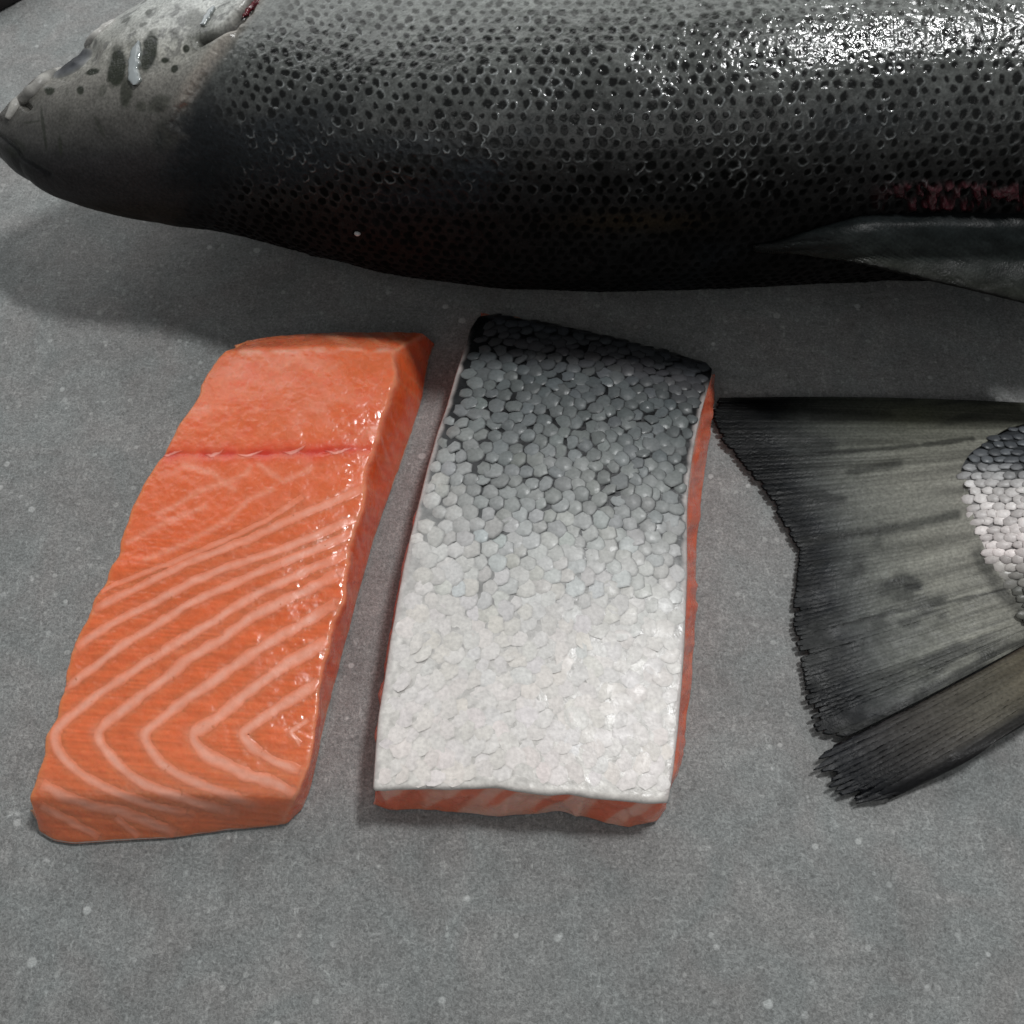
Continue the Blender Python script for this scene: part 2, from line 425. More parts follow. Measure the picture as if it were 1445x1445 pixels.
FAINT = [[(206, 790), (260, 768), (320, 735), (350, 705), (385, 690)], [(225, 725), (290, 690), (345, 670), (352, 660)], [(180, 765), (240, 735), (290, 715)], [(260, 655), (300, 668), (330, 690)], [(365, 655), (400, 680), (440, 660)],
         [(345, 500), (390, 520), (420, 505)], [(420, 500), (450, 530), (480, 512)]]
MID = [(220, 643), (265, 639), (300, 641), (340, 639), (370, 640), (400, 637), (440, 638), (480, 633), (520, 634)]
BACKL = [(340, 497), (400, 496), (470, 494), (520, 495), (560, 492)]


def flesh_colour(px, py, P=None):
    c = ramp(py, [470, 500, 630, 700, 830, 1000, 1150, 1200], [(.80, .172, .060), (.83, .205, .086), (.83, .200, .084), (.81, .182, .070), (.80, .168, .060), (.83, .195, .076), (.85, .225, .098), (.83, .20, .084)])
    n = fbm(np.stack([px/45, py/30], -1), 3); c = c*(.92+.16*n)[..., None]
    # fine muscle fibres
    n2 = noise(np.stack([(px*.25+py*.04)/14, (py-px*.08)/3.1], -1), 8); c = c*(1+.24*(n2-.5)*ss(680, 800, py))[..., None]
    pale = ss(.50, .78, fbm(np.stack([px/30, py/17], -1), 21, 4)); c = mix(c, np.array([.92, .32, .20]), pale*.5*ss(700, 600, py)); dkf = ss(.55, .75, fbm(np.stack([px/22, py/12], -1), 24, 4)); c = mix(c, np.array([.84, .14, .055]), dkf*.4*ss(700, 620, py))
    thread = ss(.93, .99, 1-np.abs(noise(np.stack([px/24, py/11], -1), 28)-.5)*2); c = mix(c, np.array([.93, .38, .27]), thread*.3*ss(660, 600, py))
    d, t = segdist(px, py, MID)
    wob = .45+1.1*noise(np.stack([px/17, py*0], -1), 33); c = mix(c, np.array([.80, .085, .045]), np.clip(.62*wob, 0, 1)*np.exp(-((d)/12)**2)); c = mix(c, np.array([.70, .055, .035]), np.clip(.5*wob, 0, 1)*np.exp(-(d/4)**2))
    for l in FAINT[:5]:
        d, t = segdist(px, py, l); c = mix(c, np.array([.92, .38, .25]), .55*np.exp(-(d/4.5)**2))
    for l in FAINT[5:]:
        d, t = segdist(px, py, l); c = mix(c, np.array([.92, .36, .22]), .4*np.exp(-(d/4)**2))
    d, t = segdist(px, py, BACKL); c = mix(c, np.array([.92, .45, .32]), .75*np.exp(-(d/4.0)**2)*ss(.2, .6, noise(np.stack([px/18, py/18], -1), 4)))
    for l, w, s in zip(FATL, FATW, FATS):
        d, t = segdist(px, py, l); c = mix(c, np.array([.91, .36, .24]), s*.45*np.exp(-(d/(w*.75))**2))
    # edge paler at left
    return c


C1 = flesh_colour(PX, PY)
nu1 = G1.shape[1]; uI = np.arange(nu1)[None, :]+0*PX
side = ss(375, 392, uI)                                             # cut right face: deeper, finer striping
stripe = noise(np.stack([G1[..., 1]*700+G1[..., 2]*260, G1[..., 2]*30], -1), 31)
C1 = mix(C1, ramp(stripe, [.2, .6, .8], [(.90, .15, .040), (.92, .17, .048), (.93, .24, .10)]), side*.9)
bk = ss(505, 470, PY)*(1-side)
l2 = ss(.6, .75, noise(np.stack([(PX-PY*1.5)/16, (PX*.3+PY)/40], -1), 41)); C1 = mix(C1, np.array([.90, .36, .20]), bk*l2*.6)
rim = ss(372, 380, uI)*(1-ss(380, 388, uI)); C1 = mix(C1, np.array([.92, .36, .22]), rim*.6)
lrim = ss(62, 50, uI)*(1-side); C1 = mix(C1, np.array([.88, .30, .13]), lrim*.6)
fib = noise(np.stack([(PX*.25+PY*.04)/14, (PY-PX*.08)/3.1], -1), 8)
und = fbm(np.stack([PX/40, PY/40], -1), 5)-.5; sm = fbm(np.stack([PX/9, PY/7], -1), 6)-.5
dmid = segdist(PX, PY, MID)[0]
disp = .0006*und+.00022*sm+.00005*(fib-.5)*ss(680, 800, PY)-.00035*np.exp(-(dmid/5)**2)
for l, w, s in zip(FATL, FATW, FATS):
    d, t = segdist(PX, PY, l); disp = disp-.00003*s*np.exp(-(d/(w*.8))**2)
edge = fbm(np.stack([G1[..., 1]*160, uI*0+.5], -1), 71)-.5                    # wavy cut edges
disp = disp+.0018*edge*np.clip(ss(70, 20, uI)+side*.5, 0, 1)
zf = np.clip(G1[..., 2:3]/.002, 0, 1); G1d = G1+N1*disp[..., None]*zf
sgn = 1 if (N1[250, 200, 2] > 0) else -1
if sgn < 0: N1 = -N1; G1d = G1-(-N1)*0+N1*disp[..., None]*zf
make('flesh', G1d, gridfaces(*G1.shape[:2], flip=sgn > 0), M_FLESH, F1, C1)
N1d = normals(G1d)*sgn; look1 = Lookup(G1d, N1d, 3, True)


def fatcol(s):
    def f(X, Y, Q, T):
        base = flesh_colour(X, Y); k = s*ss(1., .10, np.abs(Q))*(.55+.6*noise(np.stack([X/9, Y/9], -1), 77))
        return mix(base, np.array([.95, .52, .40]), np.clip(k, 0, 1)*.58*ss(0, .06, T)*ss(1, .9, T))
    return f


for k, (l, w, s) in enumerate(zip(FATL, FATW, FATS)):
    n = int(sum(math.hypot(l[i+1][0]-l[i][0], l[i+1][1]-l[i][1]) for i in range(len(l)-1))/6)+6
    ribbon('fat_line', look1, l, w*1.42, fatcol(s), M_FAT, F1, lift=.00004, nseg=n, seed=k+3, nw=13, sink=.00003, taper=False)
for k, (x, y, a, b, w) in enumerate([(240, 641, 1.0, -5, 5), (302, 642, .8, -8, 6), (352, 641, 1.15, -5, 5), (414, 638, 1.0, -10, 7), (476, 637, 1.2, -6, 5)]):
    ribbon('pin_bone_tissue', look1, [(x-16*a, y-1), (x-4, y+2), (x+7*a, y+b*.3), (x+19*a, y+b)], [2, w, w*.8, 1.5], lambda X, Y, Q, T: mix(flesh_colour(X, Y), np.array([.92, .46, .38]), .65*(1-Q**2)*np.sin(np.pi*np.clip(T, .05, .95))), M_FAT, F1, lift=.00010, nseg=18, nw=9, seed=k+50)
# thin skin under the portion
O = G1[:, 0]; rim_pts = np.concatenate([G1[-1, 30:-30:6], G1[::-6, -1], G1[0, -30:30:-6], G1[::6, 0]])
rim_pts = rim_pts.copy(); cen = rim_pts.mean(0); lo = rim_pts.copy(); lo[:, 2] = .0002; hi = cen+(rim_pts-cen)*1.0; hi[:, 2] = .0012
lo = cen+(lo-cen)*.995; lo[:, 2] = .0002; n = len(lo)
make('skin', np.concatenate([lo, hi, [[cen[0], cen[1], .0012]]]), [np.array([[i, (i+1) % n, n+(i+1) % n, n+i] for i in range(n)]), np.array([[n+i, n+(i+1) % n, 2*n] for i in range(n)])], M_SKIN, F1,
     np.full((2*n+1, 3), (.42, .36, .32)))

# ---------- middle portion, skin side up
F2 = thing('salmon_fillet', 'salmon portion lying skin side up, scales dark at the top and white below', 'fish fillet', tuple(at(760, 800, 0)), 'raw salmon portions on the grey table')
# y left, xl, xr, bl(x,y), br(x,y), height, y right, height factor right
rows2 = [(447, 676, 1006, 680, 458, 1010, 533, .0085, 521, .9), (463, 665, 1004, 668, 478, 1010, 545, .0105, 535, .9), (488, 657, 999, 659, 505, 1009, 562, .0125, 552, .95), (528, 644, 990, 645, 548, 1006, 596, .0145, 583, .95), (571, 632, 981, 632, 592, 1001, 636, .0155, 622, .95),
         (614, 617, 976, 616, 636, 996, 676, .016, 655, .95), (657, 605, 972, 601, 680, 991, 712, .0162, 688, .95), (693, 596, 970, 590, 716, 988, 742, .0162, 722, .95), (737, 585, 970, 577, 760, 985, 782, .016, 760, .95), (801, 570, 970, 561, 822, 984, 832, .016, 815, .95),
         (901, 552, 967, 543, 920, 982, 915, .0155, 899, .95), (962, 543, 963, 536, 982, 977, 980, .0152, 960, .95), (1016, 534, 958, 529, 1036, 968, 1045, .015, 1023, .95), (1088, 529, 951, 526, 1108, 952, 1104, .0145, 1086, .95), (1118, 527, 943, 525, 1132, 945, 1130, .0140, 1135, .95)]
back2 = [(678, 440, .003), (722, 447, .003), (772, 456, .003), (829, 469, .003), (880, 481, .003), (916, 490, .003), (959, 501, .003), (995, 514, .003), (1010, 528, .003)]
front2 = [(525, 1137), (547, 1145), (608, 1146), (644, 1150), (702, 1155), (752, 1152), (788, 1148), (824, 1155), (860, 1166), (889, 1171), (925, 1161), (938, 1148)]
G2 = slab(rows2, back2, front2, 420, 44, 250, 34, sig=(1.6, 1.6), crown=.0022)
ub = np.linspace(0, 1, G2.shape[1])[None, :]; vb = np.arange(G2.shape[0])[:, None]; vw = np.clip((vb-380)/74., 0, 1)**2*np.where(vb > 454, np.clip(1-(vb-454)/34., 0, 1), 1)
G2[..., 1] += vw*(.0013*np.exp(-((ub-.38)/.2)**2)+.0007*(noise(np.stack([ub*16, ub*0], -1), 61)-.5))
# scalloped near edge of the skin
N2 = normals(G2); sgn2 = 1 if N2[200, 170, 2] > 0 else -1; N2 = N2*sgn2
PX2, PY2 = proj(G2)
st = noise(np.stack([(PX2*.55+PY2)/15, PX2/90], -1), 12)
C2 = ramp(st, [.2, .55, .64, .85], [(.86, .20, .11), (.88, .24, .14), (.90, .40, .29), (.91, .48, .38)])
u2 = np.arange(G2.shape[1])[None, :]+0*PX2
C2 = mix(C2, np.array([.84, .16, .08])*np.ones_like(C2), .75*ss(296, 305, u2)); C2 = mix(C2, np.array([.84, .16, .075])*np.ones_like(C2), .7*ss(44, 36, u2))
wv = fbm(np.stack([PX2/28, PY2/28], -1), 14)-.5
zf2 = np.clip(G2[..., 2:3]/.002, 0, 1)*(1-ss(.010, .013, G2[..., 2:3])*.8)
G2d = G2+N2*(.0026*wv)[..., None]*zf2-N2*.0004
make('flesh', G2d, gridfaces(*G2.shape[:2], flip=sgn2 > 0), M_FLESH, F2, C2)
# skin sheet over the top
v0, v1, c0, c1 = 8, 34+420+3, 43, 44+250+1
S2 = G2[v0:v1, c0:c1]; SN = N2[v0:v1, c0:c1]; nv2, nu2 = S2.shape[:2]
vv = (np.arange(nv2)/(nv2-1))[:, None]+np.zeros((1, nu2)); uu = (np.arange(nu2)/(nu2-1))[None, :]+np.zeros((nv2, 1))


def skin_tone(u, v):
    """pigment of the skin between the scales and of the scales, by place on the fish"""
    g = v+.05*(fbm(np.stack([u*9, v*16], -1), 91)-.5)+.10*ss(.28, .0, u)*ss(.12, .3, v)-.03*ss(.6, 1, u)*ss(.6, .2, v)
    crev = ramp(g, [0, .15, .3, .42, .52, .62, .75, 1], [(.006, .007, .008), (.011, .012, .013), (.018, .019, .020), (.030, .031, .033), (.075, .078, .08), (.26, .26, .255), (.62, .60, .575), (.72, .69, .65)])
    scl = ramp(g, [0, .06, .13, .22, .34, .48, .6, .75, 1], [(.044, .048, .054), (.052, .057, .063), (.068, .067, .072), (.112, .125, .128), (.19, .206, .206), (.345, .356, .35), (.57, .57, .55), (.75, .72, .69), (.81, .76, .73)])
    return crev, scl, g


crev, scl, gg = skin_tone(uu, vv)
cr = crev*(.8+.4*noise(np.stack([uu*60, vv*120], -1), 5))[..., None]
rimw = np.minimum(uu, 1-uu)*nu2
rim_ = ss(7, 1.5, rimw+3*(noise(np.stack([vv*60, uu*8], -1), 7)-.5))
cr = mix(cr, np.array([.55, .50, .48])*np.ones_like(cr), rim_*ss(.1, .22, vv)*.9)
lo_ = ss(.98, 1, vv); cr = mix(cr, np.array([.70, .66, .62])*np.ones_like(cr), lo_)
wr = fbm(np.stack([uu*26, vv*52], -1), 15)-.5
thk = .0005+.00012*wr*2
edge_d = np.minimum(np.minimum(np.arange(nu2)[None, :], np.arange(nu2)[::-1][None, :])+0*np.arange(nv2)[:, None], np.minimum(np.arange(nv2)[:, None], np.arange(nv2)[::-1][:, None]))
S2d = S2+SN*np.where(edge_d == 0, -.0006, thk*np.clip(.55+edge_d/5., 0, 1))[..., None]
make('skin', S2d, gridfaces(nv2, nu2, flip=sgn2 > 0), M_SKIN, F2, cr)
# scales
SNd = normals(S2d)*sgn2; scales = []
LU = np.linalg.norm(S2d[nv2//2, -1]-S2d[nv2//2, 0]); LV = np.linalg.norm(np.diff(S2d[:, nu2//2], axis=0), axis=1).sum()
SP_U, SP_V = .00370, .00312
rs = np.random.RandomState(4)
for r in range(-1, int(LV/SP_V)+2):
    for c in range(-1, int(LU/SP_U)+2):
        u = ((c+.5*(r % 2)+.10*rs.randn())*SP_U)/LU; v = ((r+.10*rs.randn())*SP_V)/LV+.035*(u-.5)*0
        rnd = rs.rand(16)
        if not (.030 < u < .970 and .012 < v < .978): continue
        fu, fv = np.array(u*(nu2-1)), np.array(v*(nv2-1))
        p = sample(S2d, fv, fu); n = sample(SNd, fv, fu); n /= np.linalg.norm(n)
        t0 = sample(S2d, fv, fu+2)-sample(S2d, fv, fu-2); t0 -= n*(t0@n); t0 /= np.linalg.norm(t0); b0 = np.cross(n, t0)
        q_ = .10*(1-.75*float(ss(.4, .65, np.array(v)))); n = n+t0*q_*rs.randn()+b0*q_*rs.randn(); n /= np.linalg.norm(n); t0 -= n*(t0@n); t0 /= np.linalg.norm(t0); b0 = np.cross(n, t0)
        ang = -.04+.13*rs.randn(); t_ = t0*math.cos(ang)+b0*math.sin(ang); b_ = np.cross(n, t_)
        low = float(ss(.45, .75, np.array(v)))
        k = (.86+.28*rs.rand()); big = 1.22 if rs.rand() < .10 and .2 < v < .7 else 1
        big *= float(.55+.45*ss(.02, .06, np.array(min(u, 1-u, (1-v)*2))))
        ln = .00236*k*big*(1+.12*low); wd = .00236*k*big*(1+.12*low)
        dome = (.00026+.00007*rs.randn())*(1-.88*low); tilt = .00024*(1-.6*low)
        V = scale_mesh(p+n*(.00006-.00004*low), t_, b_, n, ln, wd, dome, tilt, rnd)
        cv, sc_, g = skin_tone(np.array(u), np.array(v))
        tone = 1+(.30-.22*low)*(rs.rand()-.5)
        base = sc_*tone*np.array([1+.012*rs.randn(), 1, 1+.015*rs.randn()])
        if .5 < v < .66 and .15 < u < .8 and rs.rand() < .25: base = base*np.array([1.0, 1.04, 1.06])+.03
        if abs(u-.165)*LU < .0019 and abs(v-.235)*LV < .0011: base = np.array([.33, .255, .19])
        C = np.tile(base, (NSV, 1))
        C[0] *= 1.06; C[1:1+RING] *= (1+.16*(rs.rand(RING, 1)-.5))
        ea = np.cos(np.arange(RING)/RING*2*math.pi)
        m = np.clip(.62+.30*ea, 0, 1)[:, None]*(1-.45*low); C[1+RING:] = C[1+RING:]*(1-m)+cv*m
        x, y = proj(p)
        scales.append((V, C, (y-380)/1000*big+.0, True))
put_scales(scales, F2, M_SCALE)

# ------------------------------------------------------------------ trout
T = thing('trout', 'whole dark spotted trout lying across the back with its pale head at the left', 'fish', (.0, .25, 0))
TAB = np.array([(0, .0004, .0400, .2350, .0004), (.0008, .0020, .0400, .2345, .0024), (.003, .0045, .0400, .2345, .0058), (.006, .0070, .0400, .2349, .0093), (.010, .0095, .0400, .2354, .0137), (.016, .0128, .0403, .2357, .0180),
                (.024, .0165, .0407, .2370, .0230), (.034, .0212, .0411, .2413, .0301), (.046, .0262, .0415, .2430, .0330), (.060, .0305, .0420, .2455, .0365), (.075, .0339, .0424, .2467, .0421), (.090, .0365, .0427, .2485, .0492),
                (.110, .0393, .0433, .2519, .0599), (.135, .0424, .0440, .2531, .0648), (.165, .0446, .0452, .2546, .0684), (.200, .0462, .0470, .2538, .0671), (.240, .0471, .0471, .2555, .0654), (.300, .0475, .0475, .2555, .0654),
                (.360, .0468, .0468, .2570, .0668), (.620, .0440, .0460, .2570, .0640)])
X0 = -.1402
s_ = np.concatenate([np.linspace(0, 1, 60)[:-1]**2*.012, np.linspace(.012, .30, 1280)[:-1], np.linspace(.30, .60, 70)])
ph = np.radians(np.concatenate([np.linspace(55, 240, 620), np.linspace(240, 415, 46)[1:-1]]))
I = lambda k: blur(np.interp(s_, TAB[:, 0], TAB[:, k]), 6, 0)
RZ, ZC, YC, RY = [np.interp(s_, TAB[:, 0], TAB[:, k]) for k in (1, 2, 3, 4)]
for A in (RZ, ZC, YC, RY):
    B = blur(A, 14, 0); w = ss(.004, .012, s_); A[:] = A*(1-w)+B*w
EXP = (2/(2+1.3*ss(.05, .12, s_)))[:, None]; upq = (np.sin(ph) > 0)[None, :]
sgnp = lambda q: np.where(upq, np.sign(q)*np.abs(q)**EXP, q)
P = np.stack([np.broadcast_to((X0+s_)[:, None], (len(s_), len(ph))), YC[:, None]+RY[:, None]*sgnp(np.cos(ph)), ZC[:, None]+RZ[:, None]*sgnp(np.sin(ph))], -1).copy()
P[..., 2] = np.maximum(P[..., 2], .0003)
N = normals(P); sgT = 1 if N[600, 150, 2] > 0 else -1; N *= sgT
px, py = proj(P)
S2D = np.broadcast_to(s_[:, None], px.shape)
arc = np.cumsum(np.r_['1', np.zeros((len(s_), 1)), np.linalg.norm(np.diff(P, axis=1), axis=2)], axis=1); arc = arc-arc[:, [int(np.abs(ph-math.pi).argmin())]]
look0 = Lookup(P, N, 3)
NAPE = np.array([(380, -60), (362, 0), (338, 32), (310, 72), (280, 112), (256, 150), (242, 190), (238, 240), (250, 340)], float)
xn = np.interp(py, NAPE[:, 1], NAPE[:, 0])
lowb = ss(110, 210, py)
hd = px-xn+(10+46*lowb)*(fbm(np.stack([px/16, py/16], -1), 2)-.5)+30*lowb*(fbm(np.stack([px/50, py/50], -1), 12)-.5)                      # <0 on the head
body = ss(-4-34*lowb, 8+30*lowb, hd)
# --- scale pockets
SPX, SPB = .00300, .00262
A_ = P[..., 0]+0.0013*(fbm(P*120, 33)-.5); B_ = arc+.0013*(fbm(P*150+9, 35)-.5)
row = np.floor(B_/SPB).astype(int); bestd = np.full(px.shape, 9.); besta = np.zeros(px.shape)
for dr in (-1, 0, 1):
    r = row+dr; offx = .5*(r & 1)+.25*hsh(r, r*0+5)
    ci = np.floor(A_/SPX-offx).astype(int)
    for dc in (-1, 0, 1):
        c = ci+dc
        cx = (c+.5+offx+.26*(hsh(c, r, r*0+1)-.5))*SPX; cy = (r+.5+.26*(hsh(c, r, r*0+2)-.5))*SPB
        rad = .00098*(.62+.60*hsh(c, r, r*0+3)); rad = np.where(hsh(c, r, r*0+4) < .03, .0002, rad)
        th_ = (hsh(c, r, r*0+7)-.5)*1.4; asp_ = .86+.28*hsh(c, r, r*0+8); dx0 = A_-cx; dy0 = B_-cy; dx = (dx0*np.cos(th_)+dy0*np.sin(th_))*1.08*asp_; dy = (-dx0*np.sin(th_)+dy0*np.cos(th_))*.94/asp_; d = (np.abs(dx)**1.7+np.abs(dy)**1.7)**(1/1.7)/rad*.94; dx = dx0; dy = dy0
        m = d < bestd; bestd = np.where(m, d, bestd); besta = np.where(m, np.arctan2(dy, dx), besta)
jag = .34*(noise(P*2300, 51)-.5)+.40*(noise(P*1000, 52)-.5)
dd = bestd+jag
spot_on = body*ss(10, 70, hd)*(1-.75*ss(120, 190, py)*ss(360, 290, px))
soft = (1-.45*ss(60, 0, py))*(.40+.60*ss(95, 170, py))
dkzone = np.clip(ss(.35, .75, fbm(np.stack([px/150, py/70], -1), 61)+.35*np.exp(-((px-330)/130)**2-((py-215)/70)**2)+.30*np.exp(-((px-620)/130)**2-((py-205)/50)**2)-.18), 0, 1)
spot = ss(1.18, .70, dd)*spot_on*(1-.75*dkzone*ss(150, 200, py))
rimd = np.exp(-((dd-1.18)/.17)**2)*spot_on
gate = ss(.50, .70, noise(P*340, 66))*(.35+.65*ss(.3, .7, fbm(P*60, 67)))*ss(340, 240, py)                                      # some pockets get a raised rim, its glint painted in pale colour
cres = rimd*np.clip(.25+.9*np.cos(besta-.6-3.2*(noise(P*170, 68)-.5)), 0, 1)*gate
# --- colours
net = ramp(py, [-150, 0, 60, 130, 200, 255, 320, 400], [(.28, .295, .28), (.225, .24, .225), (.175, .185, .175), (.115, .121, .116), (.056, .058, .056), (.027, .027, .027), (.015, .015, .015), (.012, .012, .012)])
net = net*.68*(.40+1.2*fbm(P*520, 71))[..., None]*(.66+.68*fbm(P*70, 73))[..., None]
net = mix(net, np.array([.015, .019, .023])*(.6+.8*fbm(P*600, 75))[..., None]*np.ones(3), .85*dkzone*ss(110, 190, py))
net = mix(net, np.array([.018, .011, .010])*np.ones_like(net), .3*np.exp(-((px-600)/110)**2-((py-330)/40)**2))
net = mix(net, np.array([.04, .028, .014])*np.ones_like(net), .5*np.exp(-((px-900)/90)**2-((py-312)/14)**2))
net = mix(net, np.array([.34, .36, .36])*np.ones_like(net), .70*np.clip(cres, 0, 1)*ss(330, 200, py))
napedk = ss(290, 150, px-0*py)*0+np.exp(-((px-285)/52)**2-((py-215)/85)**2)
net = mix(net, np.array([.010, .012, .014])*(.7+.6*fbm(P*900, 76))[..., None]*np.ones(3), np.clip(napedk*1.25, 0, .95))
sc = np.array([.0045, .0048, .0046])*(.6+.8*noise(P*900, 78))[..., None]*np.ones(3)
sc = mix(sc, np.array([.03, .032, .028])*np.ones_like(sc), ss(60, 0, py)*.7)
bodyc = mix(net, sc, spot*(.94-.2*ss(40, 0, py)))
redz = ss(252, 268, py+8*(fbm(np.stack([px/9, py/9], -1), 81)-.5))*ss(300, 290, py)*ss(1215, 1300, px)
redn = ss(.42, .66, fbm(np.stack([px/9, py/16], -1), 83, 4)); bodyc = mix(bodyc, np.array([.085, .012, .020])*(.4+1.2*noise(P*900, 84))[..., None]*np.ones(3), redz*redn*.6)
headc = ramp(py, [-40, 20, 70, 110, 170, 220, 250, 300], [(.56, .58, .56), (.52, .53, .50), (.35, .345, .31), (.19, .183, .165), (.088, .085, .078), (.030, .030, .030), (.014, .0145, .015), (.026, .023, .020)])
headc = headc*(.62+.76*fbm(P*160, 85, 4))[..., None]
blot = np.zeros(px.shape)
for (cx, cy, rx, ry, an, k) in [(70, 128, 7, 6, 0, .9), (131, 101, 10, 5, -10, .9), (114, 128, 5, 6, 0, .85), (145, 127, 6, 11, 20, .4), (154, 113, 4, 4, 0, .7), (264, 70, 6, 6, 0, .9), (233, 85, 7, 5, 0, .9), (248, 98, 6, 6, 0, .95), (95, 129, 3, 6, 0, .3),
                                 (210, 18, 6, 4, -30, .6), (178, 28, 9, 3, -30, .6), (202, 35, 7, 3, -20, .5), (165, 95, 13, 30, 8, .95), (210, 74, 11, 30, 12, .95), (186, 60, 8, 12, 0, .35), (225, 148, 20, 12, -20, .5), (178, 130, 9, 22, 5, .7), (200, 150, 8, 8, 0, .5), (232, 205, 18, 40, 0, .3), (285, 55, 22, 24, 20, .55), (277, 28, 16, 16, 0, .5), (92, 165, 8, 16, 0, .2), (62, 180, 2.5, 34, -8, .6), (86, 207, 2.5, 16, -5, .6), (45, 172, 14, 1.8, -5, .5), (140, 178, 3, 18, -25, .4), (22, 210, 12, 14, 40, .5)]:
    e = ell(px, py, cx, cy, rx, ry, an)+.5*(fbm(P*500, 87)-.5); blot = np.maximum(blot, k*ss(1.25, .7, e))
headc = mix(headc, np.array([.022, .026, .017])*np.ones_like(headc), np.clip(blot*1.1, 0, .97))
headc = mix(headc, np.array([.035, .033, .034])*np.ones_like(headc), .85*ss(215, 240, py+.10*(px-60))*ss(300, 270, py)*ss(20, 70, px))
headc = mix(headc, np.array([.06, .06, .062])*np.ones_like(headc), .55*ss(.55, .7, fbm(P*420, 88))*ss(120, 60, py+.0*px)*ss(60, 100, px))
CT = mix(headc, bodyc, body)
# pale gill cover edge
de, te = segdist(px, py, NAPE[1:6]); CT = mix(CT, np.array([.30, .27, .235])*np.ones_like(CT), .75*np.exp(-((de-0)/9)**2)*ss(190, 120, py))
de2, _ = segdist(px, py, [(372, -20), (352, 12), (330, 38), (300, 56), (285, 62)]); CT = mix(CT, np.array([.012, .012, .011])*np.ones_like(CT), .85*np.exp(-(de2/4.5)**2))
RO = .21-.09*ss(.4, .7, fbm(P*200, 89))-.05*cres+.20*ss(150, 260, py)+.10*ss(230, 320, py)+.06*(1-body); RO = np.clip(RO-.3*redz*redn, .12, .85)
SPc = .50-.42*ss(150, 270, py)-.05*ss(270, 300, py)+.3*redz*redn-.12*spot
# --- relief
dis = -.00009*ss(1.2, .5, dd)*spot_on*soft+.00008*rimd*spot_on*soft+.00020*cres*soft
dis = dis+body*(.00030*(.5+.5*ss(95, 170, py))*(fbm(P*520, 90)-.5)+.0007*(fbm(P*130, 92)-.5)+.00016*(noise(P*1300, 96)-.5))+(1-body)*.0010*(fbm(P*120, 93)-.5)
dis = dis+redz*.0016*(redn-.3)
dis = dis+.0016*ss(14, -6, hd)*ss(-60, 0, hd)*ss(200, 130, py)-.0022*np.exp(-(de2/5)**2)
dis = dis-.0022*ss(1.35, .6, ell(px, py, 101, 89, 44, 17, -33))             # eye socket
dj, _ = segdist(px, py, [(8, 165), (40, 132), (70, 108), (100, 82)]); dis = dis+.0012*np.exp(-(dj/8)**2)*(.3+fbm(P*260, 94))
dn, _ = segdist(px, py, [(28, 140), (38, 150)]); dis = dis-.0018*np.exp(-(dn/5)**2)
dm, _ = segdist(px, py, [(-2, 192), (14, 205), (34, 225), (70, 245)]); dis = dis-.0006*np.exp(-(dm/4)**2); CT = mix(CT, np.array([.015, .016, .017])*np.ones_like(CT), .7*np.exp(-(dm/6)**2))
PD = P+N*dis[..., None]*ss(.0, .004, S2D)[..., None]; PD[..., 2] = np.maximum(PD[..., 2], .0003)
n0 = PD.shape[0]*PD.shape[1]; caps = np.array([[PD[0].mean(0), PD[-1].mean(0)]]).reshape(2, 3); nph = len(ph); nS = len(s_)
V = np.concatenate([PD.reshape(-1, 3), caps]); j = np.arange(nph); jn = (j+1) % nph
capF = np.concatenate([np.stack([j*0+n0, j, jn], 1), np.stack([j*0+n0+1, (nS-1)*nph+jn, (nS-1)*nph+j], 1)])
CTf = np.concatenate([CT.reshape(-1, 3), CT[0, :1], np.array([[.4, .1, .05]])]); ROf = np.concatenate([RO.ravel(), [.4, .4]])
make('body', V, [gridfaces(nS, nph, wrap=True, flip=sgT > 0), capF if sgT < 0 else capF[:, ::-1].copy()], M_BODY, T, CTf, ROf, spec=np.concatenate([SPc.ravel(), [.2, .2]]))
NT = normals(PD)*sgT; lookT = Lookup(PD, NT, 3)


def dome(name, cx, cy, rx, ry, ang, h, mat, colfn, sink=0, nr=10, na=36, look=None, parent=None):
    """a low lens lying on a surface"""
    r = np.linspace(0, 1, nr)[1:]; a = np.linspace(0, 2*math.pi, na, endpoint=False); an = math.radians(ang)
    x = np.outer(r, np.cos(a))*rx; y = np.outer(r, np.sin(a))*ry
    X = np.r_[cx, (cx+x*math.cos(an)-y*math.sin(an)).ravel()]; Y = np.r_[cy, (cy+x*math.sin(an)+y*math.cos(an)).ravel()]
    Pq, Nq = look(X, Y); rr = np.r_[0, np.repeat(r, na)]
    nm = Nq.mean(0); nm /= np.linalg.norm(nm)
    Pq = Pq+nm*(h*np.sqrt(np.clip(1-rr**2, 0, 1))-sink)[:, None]
    F3 = np.array([[0, 1+i, 1+(i+1) % na] for i in range(na)])
    F4 = np.array([[1+k*na+i, 1+(k+1)*na+i, 1+(k+1)*na+(i+1) % na, 1+k*na+(i+1) % na] for k in range(nr-2) for i in range(na)])
    return make(name, Pq, [F3, F4], mat, parent, colfn(rr))


